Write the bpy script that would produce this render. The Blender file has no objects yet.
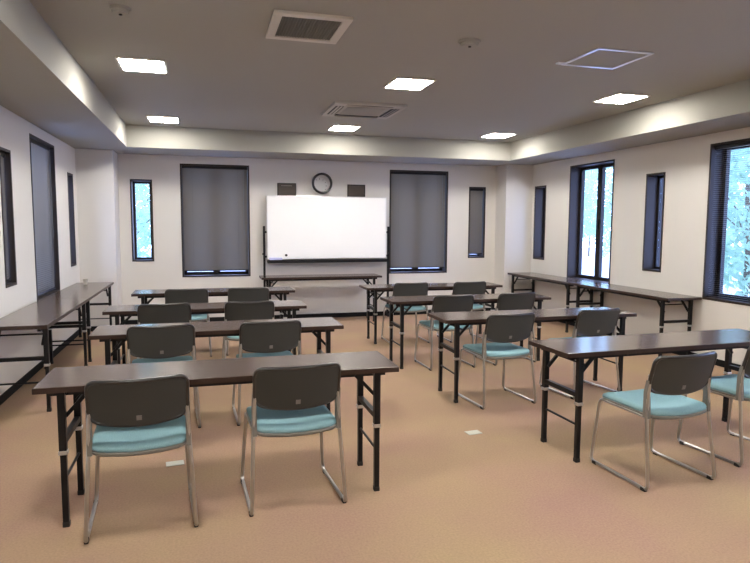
import bpy, bmesh, math, random
from mathutils import Vector, Matrix
C = bpy.context.scene.collection
SC = bpy.context.scene
PI = math.pi
rnd = random.Random(7)

# ------------------------------------------------------------------ camera
CAM = dict(f=613.145, yaw=0.272118, pit=0.0925292, rol=0.00486753, H=1.46959)
def make_camera():
    f, a, p, r, H = (CAM[k] for k in ('f', 'yaw', 'pit', 'rol', 'H'))
    F = Vector((math.sin(a)*math.cos(p), math.cos(a)*math.cos(p), -math.sin(p)))
    R = Vector((math.cos(a), -math.sin(a), 0)); U = R.cross(F)
    R2 = R*math.cos(r) + U*math.sin(r); U2 = -R*math.sin(r) + U*math.cos(r)
    M = Matrix(((R2.x, U2.x, -F.x, 0), (R2.y, U2.y, -F.y, 0), (R2.z, U2.z, -F.z, H), (0, 0, 0, 1)))
    cd = bpy.data.cameras.new('camera'); cd.sensor_width = 36; cd.lens = 36*f/750
    cd.clip_start = 0.05; cd.clip_end = 300
    co = bpy.data.objects.new('camera', cd); C.objects.link(co); co.matrix_world = M
    SC.camera = co
make_camera()

# ------------------------------------------------------------------ world / exposure
SKY_STRENGTH = 12.0
LAMP_STRENGTH = 68.0
world = bpy.data.worlds.new('overcast_sky'); SC.world = world; world.use_nodes = True
wn = world.node_tree; wn.nodes.clear()
wo = wn.nodes.new('ShaderNodeOutputWorld'); wb = wn.nodes.new('ShaderNodeBackground')
tc = wn.nodes.new('ShaderNodeTexCoord'); sep = wn.nodes.new('ShaderNodeSeparateXYZ')
cr = wn.nodes.new('ShaderNodeValToRGB')
cr.color_ramp.elements[0].position = 0.45; cr.color_ramp.elements[0].color = (0.48, 0.57, 1.0, 1)
cr.color_ramp.elements[1].position = 0.9; cr.color_ramp.elements[1].color = (0.32, 0.42, 0.98, 1)
mp = wn.nodes.new('ShaderNodeMath'); mp.operation = 'MULTIPLY_ADD'; mp.inputs[1].default_value = 0.5; mp.inputs[2].default_value = 0.5
wn.links.new(tc.outputs['Generated'], sep.inputs[0]); wn.links.new(sep.outputs['Z'], mp.inputs[0])
wn.links.new(mp.outputs[0], cr.inputs[0]); wn.links.new(cr.outputs[0], wb.inputs['Color'])
wb.inputs['Strength'].default_value = SKY_STRENGTH; wn.links.new(wb.outputs[0], wo.inputs[0])
SC.view_settings.view_transform = 'Standard'; SC.view_settings.look = 'None'
SC.view_settings.gamma = 1; SC.view_settings.use_curve_mapping = False
SC.view_settings.exposure = 0.32

# ------------------------------------------------------------------ materials
def mat(name, col, rough=0.6, metal=0.0, spec=0.5, bump=None, noise=None, coat=0.0):
    m = bpy.data.materials.new(name); m.use_nodes = True
    nt = m.node_tree; b = nt.nodes['Principled BSDF']
    b.inputs['Base Color'].default_value = (*col, 1); b.inputs['Roughness'].default_value = rough
    b.inputs['Metallic'].default_value = metal; b.inputs['Specular IOR Level'].default_value = spec
    b.inputs['Coat Weight'].default_value = coat
    t = nt.nodes.new('ShaderNodeTexCoord')
    if noise:                                   # (scale, second colour, detail, stretch)
        mpn = nt.nodes.new('ShaderNodeMapping'); mpn.inputs['Scale'].default_value = noise[3]
        n = nt.nodes.new('ShaderNodeTexNoise'); n.inputs['Scale'].default_value = noise[0]; n.inputs['Detail'].default_value = noise[2]
        r = nt.nodes.new('ShaderNodeValToRGB')
        r.color_ramp.elements[0].position = 0.35; r.color_ramp.elements[1].position = 0.65
        r.color_ramp.elements[0].color = (*col, 1); r.color_ramp.elements[1].color = (*noise[1], 1)
        nt.links.new(t.outputs['Object'], mpn.inputs[0]); nt.links.new(mpn.outputs[0], n.inputs['Vector'])
        nt.links.new(n.outputs['Fac'], r.inputs[0]); nt.links.new(r.outputs[0], b.inputs['Base Color'])
    if bump:                                    # (scale, strength, distance)
        n2 = nt.nodes.new('ShaderNodeTexNoise'); n2.inputs['Scale'].default_value = bump[0]; n2.inputs['Detail'].default_value = 3
        bp = nt.nodes.new('ShaderNodeBump'); bp.inputs['Strength'].default_value = bump[1]; bp.inputs['Distance'].default_value = bump[2]
        nt.links.new(t.outputs['Object'], n2.inputs['Vector']); nt.links.new(n2.outputs['Fac'], bp.inputs['Height'])
        nt.links.new(bp.outputs[0], b.inputs['Normal'])
    return m
def emit(name, col, s):
    m = bpy.data.materials.new(name); m.use_nodes = True; nt = m.node_tree
    b = nt.nodes['Principled BSDF']; b.inputs['Base Color'].default_value = (0.9, 0.9, 0.9, 1)
    b.inputs['Emission Color'].default_value = (*col, 1); b.inputs['Emission Strength'].default_value = s
    return m
def glass_mat():
    m = bpy.data.materials.new('window_glass'); m.use_nodes = True; nt = m.node_tree; nt.nodes.clear()
    o = nt.nodes.new('ShaderNodeOutputMaterial'); mx = nt.nodes.new('ShaderNodeMixShader')
    tr = nt.nodes.new('ShaderNodeBsdfTransparent'); gl = nt.nodes.new('ShaderNodeBsdfGlossy'); fr = nt.nodes.new('ShaderNodeMath'); lw = nt.nodes.new('ShaderNodeLayerWeight'); pw = nt.nodes.new('ShaderNodeMath')
    tr.inputs[0].default_value = (0.9, 0.95, 0.95, 1); gl.inputs['Roughness'].default_value = 0.02; lw.inputs[0].default_value = 0.5; pw.operation = 'POWER'; pw.inputs[1].default_value = 4.0; fr.operation = 'MULTIPLY_ADD'; fr.inputs[1].default_value = 0.6; fr.inputs[2].default_value = 0.03
    nt.links.new(lw.outputs['Facing'], pw.inputs[0]); nt.links.new(pw.outputs[0], fr.inputs[0])
    nt.links.new(fr.outputs[0], mx.inputs[0]); nt.links.new(tr.outputs[0], mx.inputs[1]); nt.links.new(gl.outputs[0], mx.inputs[2])
    nt.links.new(mx.outputs[0], o.inputs[0]); return m
def slat_mat(name, col, tcol, f):
    m = bpy.data.materials.new(name); m.use_nodes = True; nt = m.node_tree
    b = nt.nodes['Principled BSDF']; b.inputs['Base Color'].default_value = (*col, 1); b.inputs['Roughness'].default_value = 0.45
    o = nt.nodes['Material Output']; mx = nt.nodes.new('ShaderNodeMixShader'); tl = nt.nodes.new('ShaderNodeBsdfTranslucent')
    tl.inputs[0].default_value = (*tcol, 1); mx.inputs[0].default_value = f
    nt.links.new(b.outputs[0], mx.inputs[1]); nt.links.new(tl.outputs[0], mx.inputs[2]); nt.links.new(mx.outputs[0], o.inputs[0])
    return m
def carpet_mat():
    m = mat('carpet', (0.50, 0.30, 0.175), 0.95, spec=0.1, bump=(420, 0.5, 0.004))
    nt = m.node_tree; b = nt.nodes['Principled BSDF']; t = [n for n in nt.nodes if n.type == 'TEX_COORD'][0]
    a = nt.nodes.new('ShaderNodeTexNoise'); a.inputs['Scale'].default_value = 1.3; a.inputs['Detail'].default_value = 6
    c = nt.nodes.new('ShaderNodeTexNoise'); c.inputs['Scale'].default_value = 90; c.inputs['Detail'].default_value = 2
    r = nt.nodes.new('ShaderNodeValToRGB'); r.color_ramp.elements[0].position = 0.3; r.color_ramp.elements[1].position = 0.7
    r.color_ramp.elements[0].color = (0.40, 0.25, 0.19, 1); r.color_ramp.elements[1].color = (0.43, 0.31, 0.185, 1)
    r2 = nt.nodes.new('ShaderNodeValToRGB'); r2.color_ramp.elements[0].position = 0.3; r2.color_ramp.elements[1].position = 0.7
    r2.color_ramp.elements[0].color = (0.82, 0.82, 0.82, 1); r2.color_ramp.elements[1].color = (1, 1, 1, 1)
    mx = nt.nodes.new('ShaderNodeMix'); mx.data_type = 'RGBA'; mx.blend_type = 'MULTIPLY'; mx.inputs[0].default_value = 1
    nt.links.new(t.outputs['Object'], a.inputs[0]); nt.links.new(t.outputs['Object'], c.inputs[0])
    nt.links.new(a.outputs['Fac'], r.inputs[0]); nt.links.new(c.outputs['Fac'], r2.inputs[0])
    nt.links.new(r.outputs[0], mx.inputs[6]); nt.links.new(r2.outputs[0], mx.inputs[7]); nt.links.new(mx.outputs[2], b.inputs['Base Color'])
    return m
M = dict(
    wall=mat('wall_paint', (0.69, 0.665, 0.63), 0.85, spec=0.2, bump=(90, 0.15, 0.003)),
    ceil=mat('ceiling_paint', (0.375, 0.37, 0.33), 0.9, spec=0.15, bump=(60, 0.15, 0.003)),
    carpet=carpet_mat(),
    base=mat('black_vinyl', (0.008, 0.008, 0.009), 0.7, spec=0.2),
    bronze=mat('dark_bronze', (0.012, 0.010, 0.010), 0.5, spec=0.3),
    reveal=mat('reveal_brown', (0.034, 0.026, 0.022), 0.55, spec=0.3),
    glass=glass_mat(),
    slat=slat_mat('brown_slats', (0.16, 0.135, 0.095), (0.50, 0.44, 0.34), 0.07),
    top=mat('walnut_laminate', (0.084, 0.058, 0.044), 0.2, noise=(3.0, (0.115, 0.080, 0.060), 5, (1.2, 14, 1)), spec=1.0),
    edge=mat('dark_edging', (0.03, 0.013, 0.008), 0.4),
    steel=mat('black_steel', (0.006, 0.006, 0.007), 0.4, spec=0.3),
    zinc=mat('zinc', (0.55, 0.55, 0.55), 0.35, 0.9),
    chrome=mat('chrome', (0.52, 0.51, 0.49), 0.3, 1.0),
    rubber=mat('rubber', (0.02, 0.018, 0.016), 0.7),
    shell=mat('grey_plastic', (0.046, 0.049, 0.046), 0.5, spec=0.35, bump=(700, 0.25, 0.001)),
    trim=mat('charcoal_plastic', (0.006, 0.006, 0.006), 0.3, spec=0.9),
    pan=mat('seat_pan_plastic', (0.20, 0.19, 0.17), 0.5),
    fabric=mat('teal_fabric', (0.20, 0.35, 0.39), 0.9, spec=0.15, noise=(300, (0.26, 0.43, 0.47), 2, (1, 1, 1)), bump=(500, 0.3, 0.001)),
    sticker=mat('silver_sticker', (0.20, 0.19, 0.18), 0.5),
    board=mat('whiteboard_enamel', (0.97, 0.97, 0.97), 0.3),
    lamp=emit('lamp_diffuser', (1.0, 0.955, 0.885), LAMP_STRENGTH),
    white=mat('white_plastic', (0.62, 0.60, 0.54), 0.5),
    grille=mat('grille_grey', (0.20, 0.20, 0.18), 0.6),
    dark=mat('dark_slot', (0.015, 0.013, 0.012), 0.6),
    alu=mat('aluminium', (0.75, 0.75, 0.76), 0.3, 0.9),
    face=mat('clock_face', (0.75, 0.75, 0.73), 0.4),
    plaque=mat('dark_wood', (0.045, 0.03, 0.022), 0.5, noise=(5, (0.06, 0.042, 0.03), 4, (1, 1, 9))),
    print=mat('pale_print', (0.35, 0.32, 0.28), 0.6),
    cloth=mat('pale_felt', (0.6, 0.6, 0.85), 0.8),
    tape=mat('floor_plate', (0.60, 0.60, 0.52), 0.5),
    concrete=mat('concrete', (0.55, 0.54, 0.52), 0.9, noise=(3, (0.62, 0.61, 0.58), 5, (1, 1, 1))),
    leaf=slat_mat('leaf', (0.27, 0.40, 0.29), (0.45, 0.60, 0.42), 0.5),
    bark=mat('bark', (0.12, 0.09, 0.06), 0.9),
    eave=mat('eave_paint', (0.30, 0.30, 0.36), 0.8),
)

# ------------------------------------------------------------------ mesh helpers
class MB:
    def __init__(s): s.bm = bmesh.new()
    def box(s, c, d, rot=None, bev=0.0):
        r = bmesh.ops.create_cube(s.bm, size=1.0); vs = r['verts']
        for v in vs:
            v.co = Vector((v.co.x*d[0], v.co.y*d[1], v.co.z*d[2]))
        if bev > 0:
            es = list({e for v in vs for e in v.link_edges})
            rb = bmesh.ops.bevel(s.bm, geom=es, offset=bev, segments=2, affect='EDGES', profile=0.6)
            vs = list({v for f in rb['faces'] for v in f.verts} | {v for v in vs if v.is_valid})
        for v in vs:
            if rot: v.co = rot @ v.co
            v.co += Vector(c)
        return s
    def tube(s, pts, r, seg=8, fil=0.0, square=False, cap=True):
        P = [Vector(p) for p in pts]
        if fil > 0:
            Q = [P[0]]
            for i in range(1, len(P)-1):
                a, b, c = P[i-1], P[i], P[i+1]
                d1 = (a-b); d2 = (c-b); f = min(fil, d1.length*.45, d2.length*.45)
                p0 = b+d1.normalized()*f; p2 = b+d2.normalized()*f
                for k in range(5):
                    t = k/4; Q.append(p0*(1-t)**2 + b*2*t*(1-t) + p2*t*t)
            Q.append(P[-1]); P = Q
        n = 4 if square else seg
        rr = r*math.sqrt(2) if square else r
        rings = []; up = None
        for i, p in enumerate(P):
            t = (P[min(i+1, len(P)-1)]-P[max(i-1, 0)]).normalized()
            if up is None:
                up = Vector((0, 0, 1)) if abs(t.z) < .9 else Vector((0, 1, 0))
            x = t.cross(up)
            if x.length < 1e-4: x = t.cross(Vector((1, 0, 0)))
            x.normalize(); y = x.cross(t).normalized(); up = y
            o = PI/4 if square else 0
            rings.append([s.bm.verts.new(p + (x*math.cos(o+2*PI*k/n) + y*math.sin(o+2*PI*k/n))*rr) for k in range(n)])
        for a, b in zip(rings, rings[1:]):
            for k in range(n): s.bm.faces.new((a[k], a[(k+1) % n], b[(k+1) % n], b[k]))
        if cap: s.bm.faces.new(rings[0][::-1]); s.bm.faces.new(rings[-1])
        return s
    def cyl(s, c, r, h, seg=32, axis='z', r2=None):
        m = bmesh.ops.create_cone(s.bm, cap_ends=True, segments=seg, radius1=r, radius2=r if r2 is None else r2, depth=h)
        R = {'z': Matrix.Identity(3), 'x': Matrix.Rotation(PI/2, 3, 'Y'), 'y': Matrix.Rotation(PI/2, 3, 'X')}[axis]
        for v in m['verts']: v.co = R @ v.co + Vector(c)
        return s
    def rings(s, rs, closed_top=True, closed_bottom=True):      # list of closed outlines -> skin
        L = [[s.bm.verts.new(p) for p in r] for r in rs]; n = len(L[0])
        for a, b in zip(L, L[1:]):
            for k in range(n): s.bm.faces.new((a[k], a[(k+1) % n], b[(k+1) % n], b[k]))
        if closed_bottom: s.bm.faces.new(L[0][::-1])
        if closed_top: s.bm.faces.new(L[-1])
        return s
    def build(s, name, m, parent=None, smooth=False):
        bmesh.ops.recalc_face_normals(s.bm, faces=s.bm.faces)
        me = bpy.data.meshes.new(name); s.bm.to_mesh(me); s.bm.free()
        me.materials.append(m)
        if smooth:
            for p in me.polygons: p.use_smooth = True
            try: me.set_sharp_from_angle(angle=math.radians(45))
            except Exception: pass
        o = bpy.data.objects.new(name, me); C.objects.link(o)
        if parent: o.parent = parent
        return o
def box(c, d, bev=0.0, rot=None): return MB().box(c, d, rot, bev)
def tag(o, label, cat, group=None, kind=None):
    o['label'] = label; o['category'] = cat
    if group: o['group'] = group
    if kind: o['kind'] = kind
    return o
def thing(name, loc, rz=0, label=None, cat=None, group=None):
    o = bpy.data.objects.new(name, None); C.objects.link(o); o.location = loc; o.rotation_euler = (0, 0, rz)
    o.empty_display_size = 0.1
    if label: tag(o, label, cat, group)
    return o
def copy_tree(o, parent=None):
    c = o.copy(); C.objects.link(c); c.parent = parent
    for ch in list(o.children): copy_tree(ch, c)
    return c
def struct(o): o['kind'] = 'structure'; return o

# ------------------------------------------------------------------ room shell
XL, XR, YB, YF = -1.62, 5.22, 9.46, -2.6
ZC, ZS = 2.73, 2.45                    # ceiling and soffit heights
IX0, IX1, IY1, IY0 = -0.93, 4.53, 8.57, -1.7
TH = 0.24
struct(box(((XL+XR)/2, (YB+YF)/2, -0.05), (XR-XL+2*TH, YB-YF+2*TH, 0.1)).build('floor', M['carpet']))
LG, SM = (0.68, 2.34), (0.92, 2.10)
left_win = [(5.80, 6.11, *SM), (6.77, 7.79, *LG), (8.46, 8.78, *SM)]
back_win = [(-1.0, -0.70, *SM), (-0.315, 0.675, *LG), (2.875, 3.875, *LG), (4.25, 4.55, *SM)]
right_win = [(8.68, 9.02, *SM), (7.02, 8.03, *LG), (6.08, 6.40, *SM), (4.42, 5.43, *LG), (3.42, 3.74, *SM), (1.77, 2.77, *LG)]  # last two lie out of view, added to let daylight in
def wall(name, side, u0, u1, wins):
    us = sorted({u0, u1, *[w[0] for w in wins], *[w[1] for w in wins]}); zs = [0, .68, .92, 2.10, 2.34, ZC+.1]
    m = MB()
    for a, b in zip(us, us[1:]):
        for z0, z1 in zip(zs, zs[1:]):
            uc, zc = (a+b)/2, (z0+z1)/2
            if any(w[0] < uc < w[1] and w[2] < zc < w[3] for w in wins): continue
            if side == 'left': m.box((XL-TH/2, uc, zc), (TH, b-a, z1-z0))
            elif side == 'right': m.box((XR+TH/2, uc, zc), (TH, b-a, z1-z0))
            elif side == 'back': m.box((uc, YB+TH/2, zc), (b-a, TH, z1-z0))
            else: m.box((uc, YF-TH/2, zc), (b-a, TH, z1-z0))
    bmesh.ops.remove_doubles(m.bm, verts=m.bm.verts, dist=1e-5)
    # drop the inner faces shared by neighbouring cells
    seen = {}
    for f in list(m.bm.faces):
        k = tuple(round(c, 4) for c in f.calc_center_median()); seen.setdefault(k, []).append(f)
    bmesh.ops.delete(m.bm, geom=[f for fs in seen.values() if len(fs) > 1 for f in fs], context='FACES_ONLY')
    return struct(m.build(name, M['wall']))
wall('wall_left', 'left', YF-TH, YB+TH, left_win)
wall('wall_right', 'right', YF-TH, YB+TH, right_win)
wall('wall_back', 'back', XL, XR, back_win)
wall('wall_front', 'front', XL, XR, [])
struct(box(((XL-1.155)/2, (9.0+YB)/2, ZS/2), (-1.155-XL, YB-9.0, ZS)).build('wall_corner_left', M['wall']))
struct(box(((4.74+XR)/2, (9.1+YB)/2, ZS/2), (XR-4.74, YB-9.1, ZS)).build('wall_corner_right', M['wall']))
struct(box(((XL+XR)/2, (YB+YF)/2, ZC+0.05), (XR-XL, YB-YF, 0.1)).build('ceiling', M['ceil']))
# dropped border of the ceiling
def soffit(name, c, d): return struct(box(c, d).build(name, M['ceil']))
zc, dz = (ZC+ZS)/2, ZC-ZS
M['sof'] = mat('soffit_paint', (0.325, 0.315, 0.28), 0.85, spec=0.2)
M['ceil_s'] = M['ceil']
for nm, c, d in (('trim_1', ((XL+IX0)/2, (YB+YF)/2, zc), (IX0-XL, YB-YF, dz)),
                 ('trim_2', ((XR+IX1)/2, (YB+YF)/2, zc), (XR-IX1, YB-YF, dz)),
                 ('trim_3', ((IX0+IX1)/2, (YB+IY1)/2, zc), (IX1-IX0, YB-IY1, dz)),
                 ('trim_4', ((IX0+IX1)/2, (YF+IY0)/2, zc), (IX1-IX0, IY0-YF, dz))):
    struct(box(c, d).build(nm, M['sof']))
BH, BT = 0.07, 0.01
struct(box((XL+BT/2, (YF+9.0)/2, BH/2), (BT, 9.0-YF, BH)).build('baseboard_left', M['base']))
struct(box((XR-BT/2, (YF+9.1)/2, BH/2), (BT, 9.1-YF, BH)).build('baseboard_right', M['base']))
bb = MB().box(((-1.155+4.74)/2, YB-BT/2, BH/2), (4.74+1.155, BT, BH))
bb.box(((XL-1.155)/2+.005, 9.0-BT/2, BH/2), (-1.155-XL-.01, BT, BH)).box((-1.155+BT/2, (8.99+YB)/2, BH/2), (BT, YB-8.99, BH))
bb.box(((4.74+XR)/2-.005, 9.1-BT/2, BH/2), (XR-4.74-.01, BT, BH)).box((4.74-BT/2, (9.09+YB)/2, BH/2), (BT, YB-9.09, BH))
struct(bb.build('baseboard_back', M['base']))

# ------------------------------------------------------------------ windows
def local(side):            # maps (u, depth into wall, z) to world
    if side == 'left': return lambda u, d, z: (XL-d, u, z)
    if side == 'right': return lambda u, d, z: (XR+d, u, z)
    return lambda u, d, z: (u, YB+d, z)
wcount = [0]
def window(side, w):
    wcount[0] += 1; n = wcount[0]
    u0, u1, z0, z1 = w; L = local(side)
    def bx(m, ua, ub, da, db, za, zb, bev=0.0):
        a, b = Vector(L(ua, da, za)), Vector(L(ub, db, zb))
        m.box((a+b)/2, (abs(b.x-a.x), abs(b.y-a.y), abs(b.z-a.z)), None, bev)
    root = struct(thing('window_%d' % n, L((u0+u1)/2, 0.0, z0)))
    inv = Vector(root.location)
    def fin(m, name, material):
        for v in m.bm.verts: v.co -= inv
        return m.build(name, material, root)
    t = 0.022; D = 0.235
    m = MB()    # brown lining of the reveal, its face standing a few mm proud of the wall
    bx(m, u0, u0+t, -.006, D, z0, z1); bx(m, u1-t, u1, -.006, D, z0, z1)
    bx(m, u0+t, u1-t, -.006, D, z0, z0+t); bx(m, u0+t, u1-t, -.006, D, z1-t, z1)
    fin(m, 'casing', M['reveal'])
    a, b, c, d = u0+t, u1-t, z0+t, z1-t
    f = 0.045 if (u1-u0) > .6 else 0.03; d0, d1 = 0.15, 0.20
    m = MB()
    bx(m, a, a+f, d0, d1, c, d, .003); bx(m, b-f, b, d0, d1, c, d, .003)
    bx(m, a+f, b-f, d0, d1, c, c+f, .003); bx(m, a+f, b-f, d0, d1, d-f, d, .003)
    fin(m, 'sash_frame', M['bronze'])
    mid = (a+b)/2
    if (u1-u0) > .6:
        m = MB(); bx(m, mid-.05, mid+.05, d0-.005, d1, c+f, d-f, .003); fin(m, 'mullion', M['bronze'])
        m = MB(); bx(m, mid-.012, mid+.012, d0-.025, d0-.005, 1.42, 1.54, .003); fin(m, 'latch', M['steel'])
        m = MB(); bx(m, a+f, mid-.05, .172, .176, c+f, d-f); fin(m, 'glass', M['glass'])
        m = MB(); bx(m, mid+.05, b-f, .172, .176, c+f, d-f); fin(m, 'glass', M['glass'])
    else:
        m = MB(); bx(m, a+f, b-f, .172, .176, c+f, d-f); fin(m, 'glass', M['glass'])
        m = MB(); bx(m, mid-.03, mid+.03, d0-.015, d0, c+.005, c+.03, .003); fin(m, 'latch', M['steel'])
    return root
def blind(side, w, tilt, bottom, label, pitch=.021, depth=.045, cord=True, stack=False):
    u0, u1, z0, z1 = w; L = local(side); t = 0.026
    a, b = u0+t, u1-t; zt = z1-t
    base = Vector(L((u0+u1)/2, depth, z0+.022))
    root = thing('venetian_blind', base, 0, label, 'blind', 'dark brown venetian blinds')
    def P(u, dd, z): return Vector(L(u, dd, z))-base
    def bx(m, ua, ub, da, db, za, zb):
        p, q = P(ua, da, za), P(ub, db, zb); m.box((p+q)/2, (abs(q.x-p.x), abs(q.y-p.y), abs(q.z-p.z)))
    m = MB(); bx(m, a, b, depth-.014, depth+.014, zt-.035, zt+.003); m.build('headrail', M['bronze'], root)
    m = MB(); hw = .0125
    z = zt-.036; k = 0
    step = .0045 if stack else pitch
    stop = zt-.05-.0045*70 if stack else bottom+.02
    while z > stop:
        c, s = (math.cos(tilt)*hw, math.sin(tilt)*hw) if not stack else (hw, 0)
        q = []
        for (uu, sg) in ((a+.004, -1), (b-.004, -1), (b-.004, 1), (a+.004, 1)):
            q.append(m.bm.verts.new(P(uu, depth+sg*c, z-sg*s)))
        m.bm.faces.new(q)
        z -= step
    sl = m.build('slats', M['slat'], root)
    m = MB(); zb = stop if stack else bottom
    bx(m, a, b, depth-.011, depth+.011, zb-.002, zb+.014); m.build('bottom_rail', M['bronze'], root)
    for fr in ((.15, .85) if (u1-u0) > .6 else (.5,)):
        uu = a+(b-a)*fr
        m = MB(); m.tube([P(uu, depth, zt-.03), P(uu, depth, zb)], .0012, 5); m.build('ladder_cord', M['trim'], root)
    if cord:
        m = MB(); uu = b-.06; m.tube([P(uu, depth-.02, zt-.03), P(uu, depth-.02, z0+.62)], .003, 6); m.build('tilt_wand', M['grille'], root)
    return root
for w in left_win: window('left', w)
for w in back_win: window('back', w)
for w in right_win: window('right', w)
R = math.radians
blind('left', left_win[0], R(60), .96, 'narrow brown slatted blind in the nearest left wall window, at the left photo edge', cord=False)
blind('left', left_win[1], R(62), .71, 'tall brown slatted blind in the wide window of the left wall, behind the wall tables')
blind('back', back_win[1], R(63), .765, 'wide closed brown slatted blind left of the whiteboard')
blind('back', back_win[2], R(63), .765, 'wide closed brown slatted blind right of the whiteboard, stopping short of the sill')
blind('back', back_win[3], R(64), .985, 'narrow closed brown slatted blind near the right corner of the back wall', cord=False)
blind('right', right_win[3], R(4), .71, 'opened brown slatted blind in the wide window at the right photo edge', cord=False)

# ------------------------------------------------------------------ ceiling fittings
def ceiling_light(x, y):
    t = thing('ceiling_light', (x, y, ZC))
    w, d = .325, .37
    m = MB()
    for c, s in (((0, d/2+.01, -.004), (w+.04, .02, .008)), ((0, -d/2-.01, -.004), (w+.04, .02, .008)),
                 ((w/2+.01, 0, -.004), (.02, d, .008)), ((-w/2-.01, 0, -.004), (.02, d, .008))): m.box(c, s)
    m.build('frame', M['white'], t)
    box((0, 0, -.006), (w, d, .010), .003).build('diffuser', M['lamp'], t)
    return t
L0 = None
names = {(0, 8.0): 'square recessed ceiling light lit white, back row, nearest the left wall',
         (1, 8.0): 'square recessed ceiling light lit white, just beyond the cassette air conditioner',
         (2, 8.0): 'square recessed ceiling light lit white, back row, nearest the right wall',
         (0, 5.35): 'large bright square ceiling light at upper left, nearer of the two on the left',
         (1, 5.35): 'bright square ceiling light between the square vent and the right hatch',
         (2, 5.35): 'bright square ceiling light at upper right, just beyond the metal-edged hatch',
         'r': 'square ceiling light overhead, nearer than the photo shows'}
for j, y in enumerate((8.0, 5.35, 2.7, 0.05)):
    for i, x in enumerate((-0.44, 1.80, 4.02)):
        if L0 is None: o = L0 = ceiling_light(x, y)
        else: o = copy_tree(L0); o.location = (x, y, ZC)
        tag(o, names.get((i, y), names['r']), 'ceiling light', 'square recessed ceiling lights')
t = thing('ceiling_vent', (.667, 4.03, ZC), 0, 'square ceiling vent with white frame and grey mesh grille', 'vent')
w, d, b = .48, .53, .055
m = MB()
for c, s in (((0, d/2-b/2, -.01), (w, b, .02)), ((0, -d/2+b/2, -.01), (w, b, .02)), ((w/2-b/2, 0, -.01), (b, d-2*b, .02)), ((-w/2+b/2, 0, -.01), (b, d-2*b, .02))): m.box(c, s, None, .004)
m.build('frame', M['white'], t)
m = MB().box((0, 0, -.004), (w-2*b, d-2*b, .004))
for k in range(20): m.box((-w/2+b+(k+.5)*(w-2*b)/20, 0, -.009), (.004, d-2*b, .006))
for k in range(20): m.box((0, -d/2+b+(k+.5)*(d-2*b)/20, -.009), (w-2*b, .004, .006))
m.build('grille', M['grille'], t)
ACW = mat('warm_white_plastic', (0.42, 0.40, 0.35), 0.55)
# cassette air conditioner
t = thing('ceiling_air_conditioner', (1.71, 6.67, ZC), 0, 'white square cassette air conditioner with central grille in the ceiling', 'air conditioner')
S = .39
m = MB()
for c, s in (((0, S-.02, -.014), (2*S, .04, .028)), ((0, -S+.02, -.014), (2*S, .04, .028)), ((S-.02, 0, -.014), (.04, 2*S-.08, .028)), ((-S+.02, 0, -.014), (.04, 2*S-.08, .028))): m.box(c, s, None, .004)
for sx in (-1, 1):
    for sy in (-1, 1): m.box((sx*(S-.09), sy*(S-.09), -.014), (.10, .10, .026))
m.box((0, 0, -.010), (2*S-.16, 2*S-.16, .02))
m.build('panel', ACW, t)
m = MB().box((0, 0, -.022), (.46, .46, .006))
for k in range(15): m.box((0, -.215+k*.0307, -.027), (.44, .012, .006))
m.build('intake_grille', ACW, t)
for k in range(4):
    rot = Matrix.Rotation(k*PI/2, 3, 'Z')
    mm = MB().box(rot @ Vector((0, S-.085, -.0185)), (.50, .085, .019) if k % 2 == 0 else (.085, .50, .019))
    sl = mm.build('air_outlet', M['dark'], t)
    rr = Matrix.Rotation(k*PI/2, 3, 'Z') @ Matrix.Rotation(R(20), 3, 'X')
    m = MB()
    for q in (-.018, .016): m.box(rot @ Vector((0, S-.085+q, -.030)), (.50, .018, .003), rr)
    # louvre blades are built flat in their own frame and then turned
    for v in m.bm.verts: pass
    m.build('louvre', ACW, sl)
# metal edged hatch
t = thing('ceiling_hatch', (2.965, 4.14, ZC), 0, 'square ceiling access hatch with a thin shiny metal edge', 'hatch')
w = .45; m = MB()
for c, s in (((0, w/2, -.004), (w+.02, .026, .008)), ((0, -w/2, -.004), (w+.02, .026, .008)), ((w/2, 0, -.004), (.026, w-.026, .008)), ((-w/2, 0, -.004), (.026, w-.026, .008))): m.box(c, s, None, .002)
m.build('edge_frame', M['alu'], t)
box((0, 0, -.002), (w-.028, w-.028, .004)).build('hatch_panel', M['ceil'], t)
m = MB().box((-w/2-.045, w/2-.03, -.006), (.06, .04, .012), None, .003); m.build('catch', M['alu'], t)
for (x, y, r, lb) in ((-.445, 4.0, .06, 'small round smoke detector on the ceiling near the top left'),
                      (1.79, 4.02, .075, 'pale round detector on the ceiling between vent and hatch')):
    t = thing('smoke_detector', (x, y, ZC), 0, lb, 'smoke detector', 'round ceiling detectors')
    MB().cyl((0, 0, -.008), r, .016, 32).build('base', M['ceil'], t, True)
    MB().cyl((0, 0, -.026), r*.75, .02, 32, r2=r*.82).build('sensor_cover', M['ceil'], t, True)
    MB().cyl((0, 0, -.038), .010, .008, 12).build('sensor_tip', M['dark'], t, True)

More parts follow.
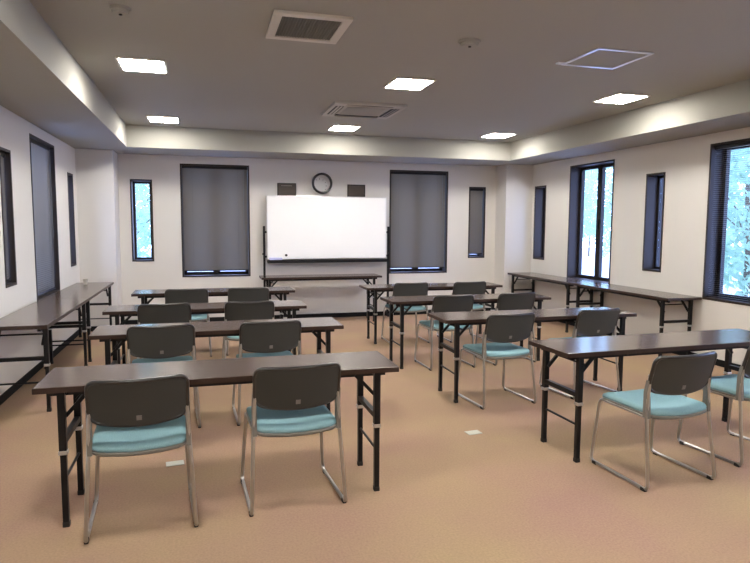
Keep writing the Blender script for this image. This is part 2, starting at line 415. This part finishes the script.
# ------------------------------------------------------------------ wall things on the back wall
t = thing('wall_clock', (1.74, YB, 2.062), 0, 'round wall clock with black rim and white dial above the whiteboard', 'clock')
m = MB(); N = 48
prof = ((.125, -.018), (.13, -.04), (.145, -.045), (.158, -.035), (.162, -.012), (.16, 0), (.125, 0))
m.rings([[(r*math.cos(2*PI*k/N), y, r*math.sin(2*PI*k/N)) for k in range(N)] for r, y in prof], False, False)
m.build('rim', M['trim'], t, True)
MB().cyl((0, -.009, 0), .128, .016, 48, 'y').build('dial', M['face'], t)
m = MB()
for k in range(12):
    a = k*PI/6; m.box((.105*math.sin(a), -.0185, .105*math.cos(a)), (.006, .002, .018 if k % 3 else .026), Matrix.Rotation(a, 3, 'Y'))
m.build('hour_marks', M['trim'], t)
for nm, a, l, wd in (('hour_hand', R(305), .062, .009), ('minute_hand', R(60), .095, .006)):
    box((0, 0, 0), (wd, .002, l)).build(nm, M['trim'], t)
    o = t.children[-1]
    for v in o.data.vertices: v.co = Matrix.Rotation(a, 3, 'Y') @ (v.co + Vector((0, -.021 if nm[0] == 'h' else -.024, l/2-.012)))
for x, lb, ln in ((1.232, 'dark wooden wall plaque left of the clock with a pale line of text', True), (2.322, 'dark wooden wall plaque right of the clock, above the whiteboard', False)):
    t = thing('wall_plaque', (x, YB, 1.968), 0, lb, 'plaque', 'dark plaques above the whiteboard')
    box((0, -.012, 0), (.285, .024, .25), .003).build('board', M['plaque'], t)
    m = MB()
    for z, h in ((.117, .012), (-.117, .012)): m.box((0, -.0265, z), (.285, .005, h))
    for xx in (-.136, .136): m.box((xx, -.0265, 0), (.012, .005, .222))
    m.build('border', M['bronze'], t)
    if ln:
        m = MB()
        for k in range(9): m.box((-.075+k*.018, -.025, .085), (.011, .002, .010))
        m.build('text_line', M['print'], t)

# ------------------------------------------------------------------ whiteboard
WY = 9.36
t = thing('whiteboard', (1.85, WY, 0), 0, 'large white mobile whiteboard on a black wheeled stand against the back wall', 'whiteboard')
x0, x1 = -.925, .925
BZ0, BZ1 = .945, 1.885
box(((x0+x1)/2, -.02, (BZ0+BZ1)/2), (x1-x0, .022, BZ1-BZ0), .004).build('writing_surface', M['board'], t)
m = MB()
m.box((0, -.02, BZ1+.006), (x1-x0+.02, .03, .013), None, .003).box((x0-.005, -.02, (BZ0+BZ1)/2), (.012, .03, BZ1-BZ0), None, .003).box((x1+.005, -.02, (BZ0+BZ1)/2), (.012, .03, BZ1-BZ0), None, .003)
m.build('edge_frame', M['alu'], t)
m = MB().box((0, -.06, BZ0-.02), (1.87, .09, .012), None, .002).box((0, -.103, BZ0-.037), (1.87, .008, .045), None, .002).box((0, -.012, BZ0-.035), (1.87, .03, .045), None, .002)
m.build('pen_tray', M['steel'], t)
for sx in (-1, 1):
    X = sx*.975
    MB().tube([(X, 0, .075), (X, 0, 1.44)], .0155, square=True).build('post', M['steel'], t)
    MB().tube([(X, -.02, 1.02), (X+sx*.03, -.02, 1.02)], .014, 12).build('clamp_knob', M['steel'], t)
    m = MB().tube([(X, -.04, .075), (X, .075, .075)], .016, square=True); ft = m.build('foot_bar', M['steel'], t)
    for yy in (-.03, .06):
        m = MB().cyl((X, yy, .026), .026, .022, 20, 'x'); m.box((X, yy, .052), (.03, .02, .02)); m.build('caster', M['rubber'], ft, True)
    m = MB().box((sx*.953, -.01, .98), (.03, .02, .03)).box((sx*.953, -.01, 1.35), (.03, .02, .03)); m.build('bracket', M['steel'], t)
t_tray = BZ0-.014
tag(box((-0.87+1.85+.06, WY-.06, t_tray+.0178), (.19, .05, .035), .005).build('board_eraser', M['cloth']), 'pale lavender eraser lying on the left end of the whiteboard tray', 'eraser')
tag(MB().cyl((1.2, WY-.037, 1.0), .019, .012, 20, 'y').build('magnet', M['trim']), 'small round black magnet low on the whiteboard', 'magnet')

# ------------------------------------------------------------------ folding tables
TW, TD, TZ = 1.796, .445, .70
def make_table():
    t = thing('folding_table', (0, 0, 0))
    box((0, 0, TZ-.012), (TW-.006, TD-.006, .024), .002).build('tabletop', M['top'], t)
    m = MB(); h = .027
    for c, s in (((0, TD/2-.0015, TZ-.0145), (TW, .004, h)), ((0, -TD/2+.0015, TZ-.0145), (TW, .004, h)),
                 ((TW/2-.0015, 0, TZ-.0145), (.004, TD-.004, h)), ((-TW/2+.0015, 0, TZ-.0145), (.004, TD-.004, h))): m.box(c, s)
    m.build('edge_band', M['edge'], t)
    lx, ly = TW/2-.115, .185
    for sy in (-1, 1):
        box((0, sy*.15, TZ-.040), (TW-.12, .022, .032)).build('side_rail', M['steel'], t)
    for sx in (-1, 1):
        X = sx*lx
        for sy in (-1, 1):
            lg = MB().tube([(X, sy*ly, .372), (X, sy*ly, TZ-.024)], .0165, square=True)
            lg.tube([(X, sy*ly, .02), (X, sy*ly, .372)], .0135, square=True)
            lg = lg.build('leg', M['steel'], t)
            MB().box((X, sy*ly, .372), (.040, .040, .020), None, .003).build('collar', M['zinc'], lg)
            MB().box((X, sy*ly, .013), (.032, .032, .026), None, .004).build('foot_cap', M['rubber'], lg)
            MB().tube([(X, sy*(ly-.026), .53), (X-sx*.115, sy*(ly-.026), TZ-.045)], .009, square=True).build('folding_brace', M['steel'], t)
        MB().tube([(X, -ly, .425), (X, ly, .425)], .014, square=True).build('crossbar', M['steel'], t)
        MB().tube([(X, -ly, .235), (X, ly, .235)], .0075, 8).build('crossbar', M['steel'], t)
        MB().tube([(X-sx*.065, -ly+.026, .605), (X-sx*.065, ly-.026, .605)], .007, 8).build('brace_rod', M['steel'], t)
        MB().box((X, 0, TZ-.035), (.04, 2*ly, .02)).build('hinge_bar', M['steel'], t)
    for xx in (-.45, .45):
        MB().cyl((xx, -.19, TZ-.034), .012, .018, 16).build('bumper', M['rubber'], t, True)
    return t
T0 = make_table()
G1 = 'folding tables set in rows with chairs'
tables = [
    (.112, 3.345, .001, 'long dark-topped folding table nearest the camera on the left, two chairs at it', G1),
    (.120, 4.755, .010, 'second dark-topped table from the camera in the left column of rows', G1),
    (.032, 5.965, .001, 'third dark-topped table from the camera in the left column of rows', G1),
    (.120, 7.355, .003, 'farthest table of the left column, its top reflecting the narrow window', G1),
    (2.993, 3.440, .026, 'long dark-topped folding table nearest the camera on the right, cut by the photo edge', G1),
    (2.777, 4.785, -.020, 'second dark-topped table from the camera in the right column of rows', G1),
    (2.706, 6.050, .0, 'third table from the camera in the right column, its top reflecting blue light', G1),
    (2.805, 7.372, -.019, 'farthest table of the right column, set below the right back window', G1),
    (1.69, 9.10, .0, 'folding table standing under the whiteboard by the back wall', None),
    (-1.378, 5.985, PI/2, 'nearer of the two tables along the left wall, cut by the photo edge', 'tables along the left wall'),
    (-1.378, 7.785, PI/2, 'farther table along the left wall, reaching towards the corner', 'tables along the left wall'),
    (4.985, 6.325, PI/2, 'nearer of the two tables along the right wall', 'tables along the right wall'),
    (4.985, 8.125, PI/2, 'farther table along the right wall, ending at the corner pillar', 'tables along the right wall'),
]
for i, (x, y, a, lb, g) in enumerate(tables):
    o = T0 if i == 0 else copy_tree(T0)
    o.location = (x, y, 0); o.rotation_euler = (0, 0, a)
    tag(o, lb, 'table')
    if g: o['group'] = g
    elif 'group' in o: del o['group']

# ------------------------------------------------------------------ chairs (origin: floor midway between the rear feet, front = +y)
def rrect(w, d, r, n=6, rear=0.0, z=0.0, dz=None):
    P = []
    for cx, cy, a0 in ((w/2-r, d/2-r, 0), (-w/2+r, d/2-r, 90), (-w/2+r, -d/2+r, 180), (w/2-r, -d/2+r, 270)):
        for k in range(n+1):
            a = R(a0+90*k/n); P.append([cx+r*math.cos(a), cy+r*math.sin(a)])
        if a0 == 90:
            pass
    out = []
    # subdivide long sides so they can bulge
    for i, p in enumerate(P):
        q = P[(i+1) % len(P)]; L = math.hypot(q[0]-p[0], q[1]-p[1]); k = 8 if L > .1 else 1
        for j in range(k):
            x = p[0]+(q[0]-p[0])*j/k; y = p[1]+(q[1]-p[1])*j/k
            bul = max(0, 1-(2*x/w)**2)
            if y < 0: y -= rear*bul*(-2*y/d)
            zz = z + (dz(x, y) if dz else 0)
            out.append((x, y, zz))
    return out
def make_chair():
    t = thing('stacking_chair', (0, 0, 0))
    for sx in (-1, 1):
        pts = [(sx*.212, .03, .408), (sx*.214, .425, .412), (sx*.238, .462, .013), (sx*.244, -.02, .013), (sx*.224, .034, .42), (sx*.213, .034, .65)]
        fr = MB().tube(pts, .0100, 10, .035).build('sled_leg', M['chrome'], t, True)
        for yy in (.012, .42):
            MB().box((sx*(.2435 if yy < .2 else .2395), yy, .010), (.02, .035, .020), None, .004).build('glide', M['rubber'], fr)
        # broad grey arm that carries the backrest
        m = MB()
        def ring(z, y, wd, th): return [(sx*.218+a*th, y+b*wd, z) for a, b in ((-1, -1), (1, -1), (1, 1), (-1, 1))]
        m.rings([ring(.405, .040, .020, .010), ring(.45, .042, .018, .011), ring(.55, .046, .013, .011), ring(.62, .034, .010, .010)])
        m.build('back_arm', M['pan'], t)
    MB().tube([(-.212, .33, .405), (.212, .33, .405)], .008, 8).build('seat_crossbar', M['chrome'], t, True)
    MB().tube([(-.212, .07, .403), (.212, .07, .403)], .008, 8).build('seat_crossbar', M['chrome'], t, True)
    sad = lambda x, y: -.016*(1-(x/.23)**2)*(1 if y < .16 else .5) - (max(0, y-.14)/.07)**2*.012
    W, D = .440, .43; cy = .225
    def ringset(lst):
        rs = []
        for (ins, z) in lst:
            rr = rrect(W-2*ins, D-2*ins, .055-min(ins, .02), 6, .022, z, sad); rs.append([(x, y+cy, zz) for x, y, zz in rr])
        return rs
    m = MB(); m.rings(ringset([(.03, .405), (.008, .408), (.0, .416), (.0, .424), (.006, .428)])); m.build('seat_pan', M['pan'], t, True)
    m = MB(); m.rings(ringset([(.012, .426), (.004, .432), (.003, .442), (.010, .452), (.03, .459), (.07, .462), (.12, .462)])); m.build('seat_cushion', M['fabric'], t, True)
    # backrest: curved shell, rounded corners, lower edge bowed
    BW, NB = .432, 28
    def pt(u, v, off):       # u -1..1, v 0..1
        x = u*BW/2
        zt = .757 - .004*(1-u*u); zb = .562 - .030*(1-u*u)
        # round the corners
        rt, rb = .035, .05
        e = BW/2-abs(x)
        if e < rt: zt -= rt-math.sqrt(max(0, rt*rt-(rt-e)**2))
        if e < rb: zb += (rb-math.sqrt(max(0, rb*rb-(rb-e)**2)))*.75
        z = zb+(zt-zb)*v
        y = .048 - (z-.555)*.28 - .032*(1-u*u)
        return Vector((x, y+off, z))
    us = [math.sin(PI/2*(-1+2*k/NB)) for k in range(NB+1)]; NV = 10
    m = MB(); F_ = [[m.bm.verts.new(pt(u, v/NV, .008)) for u in us] for v in range(NV+1)]
    B_ = [[m.bm.verts.new(pt(u, v/NV, -.008)) for u in us] for v in range(NV+1)]
    for G in (F_, B_):
        for i in range(NV):
            for j in range(NB):
                m.bm.faces.new((G[i][j], G[i][j+1], G[i+1][j+1], G[i+1][j]))
    for j in range(NB):
        m.bm.faces.new((F_[0][j], F_[0][j+1], B_[0][j+1], B_[0][j])); m.bm.faces.new((F_[NV][j], F_[NV][j+1], B_[NV][j+1], B_[NV][j]))
    for i in range(NV):
        m.bm.faces.new((F_[i][0], F_[i+1][0], B_[i+1][0], B_[i][0])); m.bm.faces.new((F_[i][NB], F_[i+1][NB], B_[i+1][NB], B_[i][NB]))
    bk = m.build('backrest', M['shell'], t, True)
    loop = [pt(u, 1, 0) for u in us] + [pt(1, 1-k/6, 0) for k in range(1, 6)] + [pt(u, 0, 0) for u in reversed(us)] + [pt(-1, k/6, 0) for k in range(1, 6)]
    loop.append(loop[0]); 
    MB().tube(loop, .0112, 8, cap=False).build('backrest_rim', M['trim'], bk, True)
    p = pt(0, .17, -.0095)
    MB().box(p, (.024, .003, .024), Matrix.Rotation(R(15.6), 3, 'X')).build('maker_label', M['sticker'], bk)
    return t
C0 = make_chair()
GC = 'teal stacking chairs tucked at the tables'
chairs = [   # x, y of the rear feet, turn in degrees
    (-0.306, 2.97, 4, 'teal-seated grey stacking chair at the nearest left table, left of its pair'),
    (0.447, 3.04, 3, 'teal-seated grey stacking chair at the nearest left table, right of its pair'),
    (-0.299, 4.482, 3, 'grey stacking chair at the second left table, left of its pair'),
    (0.462, 4.485, 3, 'grey stacking chair at the second left table, right of its pair'),
    (-0.349, 5.705, 1, 'grey stacking chair at the third left table, left of its pair'),
    (0.397, 5.705, 1, 'grey stacking chair at the third left table, right of its pair'),
    (-0.191, 6.95, 0, 'grey stacking chair at the farthest left table, left of its pair'),
    (0.473, 6.95, 0, 'grey stacking chair at the farthest left table, right of its pair'),
    (2.575, 2.775, 4, 'teal-seated chair pulled out from the nearest right table, fully in view'),
    (3.375, 2.93, 6, 'teal-seated chair at the nearest right table, cut by the right photo edge'),
    (2.37, 4.41, 5, 'grey chair with teal seat at the second right table, left of its pair'),
    (3.238, 4.48, 7, 'grey chair at the second right table, right of its pair'),
    (2.43, 5.73, 2, 'grey chair at the third right table, left of its pair'),
    (3.17, 5.785, 4, 'grey chair at the third right table, right of its pair'),
    (2.44, 7.09, 0, 'grey chair at the farthest right table, left of its pair'),
    (3.21, 7.06, 2, 'grey chair at the farthest right table, right of its pair'),
]
for i, (x, y, a, lb) in enumerate(chairs):
    o = C0 if i == 0 else copy_tree(C0)
    o.location = (x, y, 0); o.rotation_euler = (0, 0, R(a)); tag(o, lb, 'chair', GC)

# ------------------------------------------------------------------ small things
for x, y, a, lb in ((1.818, 3.895, .1, 'small pale rectangular cover plate on the carpet between the two nearest tables'),
                    (-.198, 3.845, .1, 'small pale plate on the carpet under the nearest left table')):
    t = thing('floor_plate', (x, y, 0), a, lb, 'floor plate', 'pale plates on the carpet')
    box((0, 0, .002), (.105, .075, .004), .0015).build('plate', M['tape'], t)
t = thing('paper_cup', (-1.45, 8.40, TZ+.0005), 0, 'small white cup at the far end of the left wall tables', 'cup')
m = MB(); N = 24
m.rings([[(r*math.cos(2*PI*k/N), r*math.sin(2*PI*k/N), z) for k in range(N)] for r, z in ((.022, 0), (.030, .07), (.032, .072), (.030, .070), (.021, .004))], True, True)
m.build('cup_body', M['white'], t, True)

# ------------------------------------------------------------------ outdoors
struct(box((3, 6, -.32), (70, 70, .2)).build('ground', M['concrete']))
struct(box((XR+TH+.45, 3.5, 2.62), (.9, 16, .16)).build('trim_5', M['eave']))
struct(box((1.8, YB+TH+.45, 2.62), (8.6, .9, .16)).build('trim_6', M['eave']))
def tree(x, y, h, r, lb, seed, ls=1.0):
    q = random.Random(seed)
    t = thing('garden_tree', (x, y, -.22), 0, lb, 'tree', 'green trees outside the windows')
    m = MB().tube([(0, 0, 0), (.05, .03, h*.35), (-.03, .05, h*.7)], .05, 10)
    for k in range(6):
        a = k*1.05; z = h*(.3+.06*k); m.tube([(0.02, .03, z), (math.cos(a)*r*.6, math.sin(a)*r*.6, z+h*.2)], .014, 6)
    m.build('trunk', M['bark'], t, True)
    m = MB()
    for k in range(5600):
        while True:
            v = Vector((q.uniform(-1, 1), q.uniform(-1, 1), q.uniform(-1, 1)))
            if .25 < v.length < 1: break
        v = v.normalized()*(v.length**.4)*(1+.18*math.sin(v.x*9+seed)*math.cos(v.z*8+v.y*7))
        c = Vector((v.x*r, v.y*r, h*.58+v.z*h*.46)); s = q.uniform(.05, .11)*ls
        n = Vector((q.uniform(-1, 1), q.uniform(-1, 1), q.uniform(-1, 1))).normalized(); u = n.orthogonal().normalized(); w2 = n.cross(u)
        m.bm.faces.new([m.bm.verts.new(p) for p in (c-u*s, c+w2*s*.45, c+u*s, c-w2*s*.45)])
    me = bpy.data.meshes.new('foliage'); m.bm.to_mesh(me); m.bm.free(); me.materials.append(M['leaf'])
    o = bpy.data.objects.new('foliage', me); C.objects.link(o); o.parent = t
tree(9.6, 9.0, 3.6, 1.3, 'green leafy tree seen through the nearer wide right window', 3)
tree(15.0, 19.6, 5.0, 1.9, 'green leafy tree seen through the farther wide right window, left pane', 5)
tree(14.8, 23.8, 5.2, 1.7, 'green leafy tree seen through the farther wide right window, beyond the mullion', 9)
tree(-1.9, 18.5, 4.4, 1.3, 'green leafy tree seen through the narrow back window at left', 11)
tree(14.2, 13.2, 5.4, 2.3, 'tall green tree standing behind the one outside the nearer wide right window', 21, 1.6)
tree(20.5, 29.5, 7.5, 3.0, 'tall green tree farthest off outside the farther wide right window', 23, 2.0)
tree(-3.0, 25.0, 6.0, 2.0, 'tall green tree farther off behind the one outside the narrow back window', 25, 1.6)
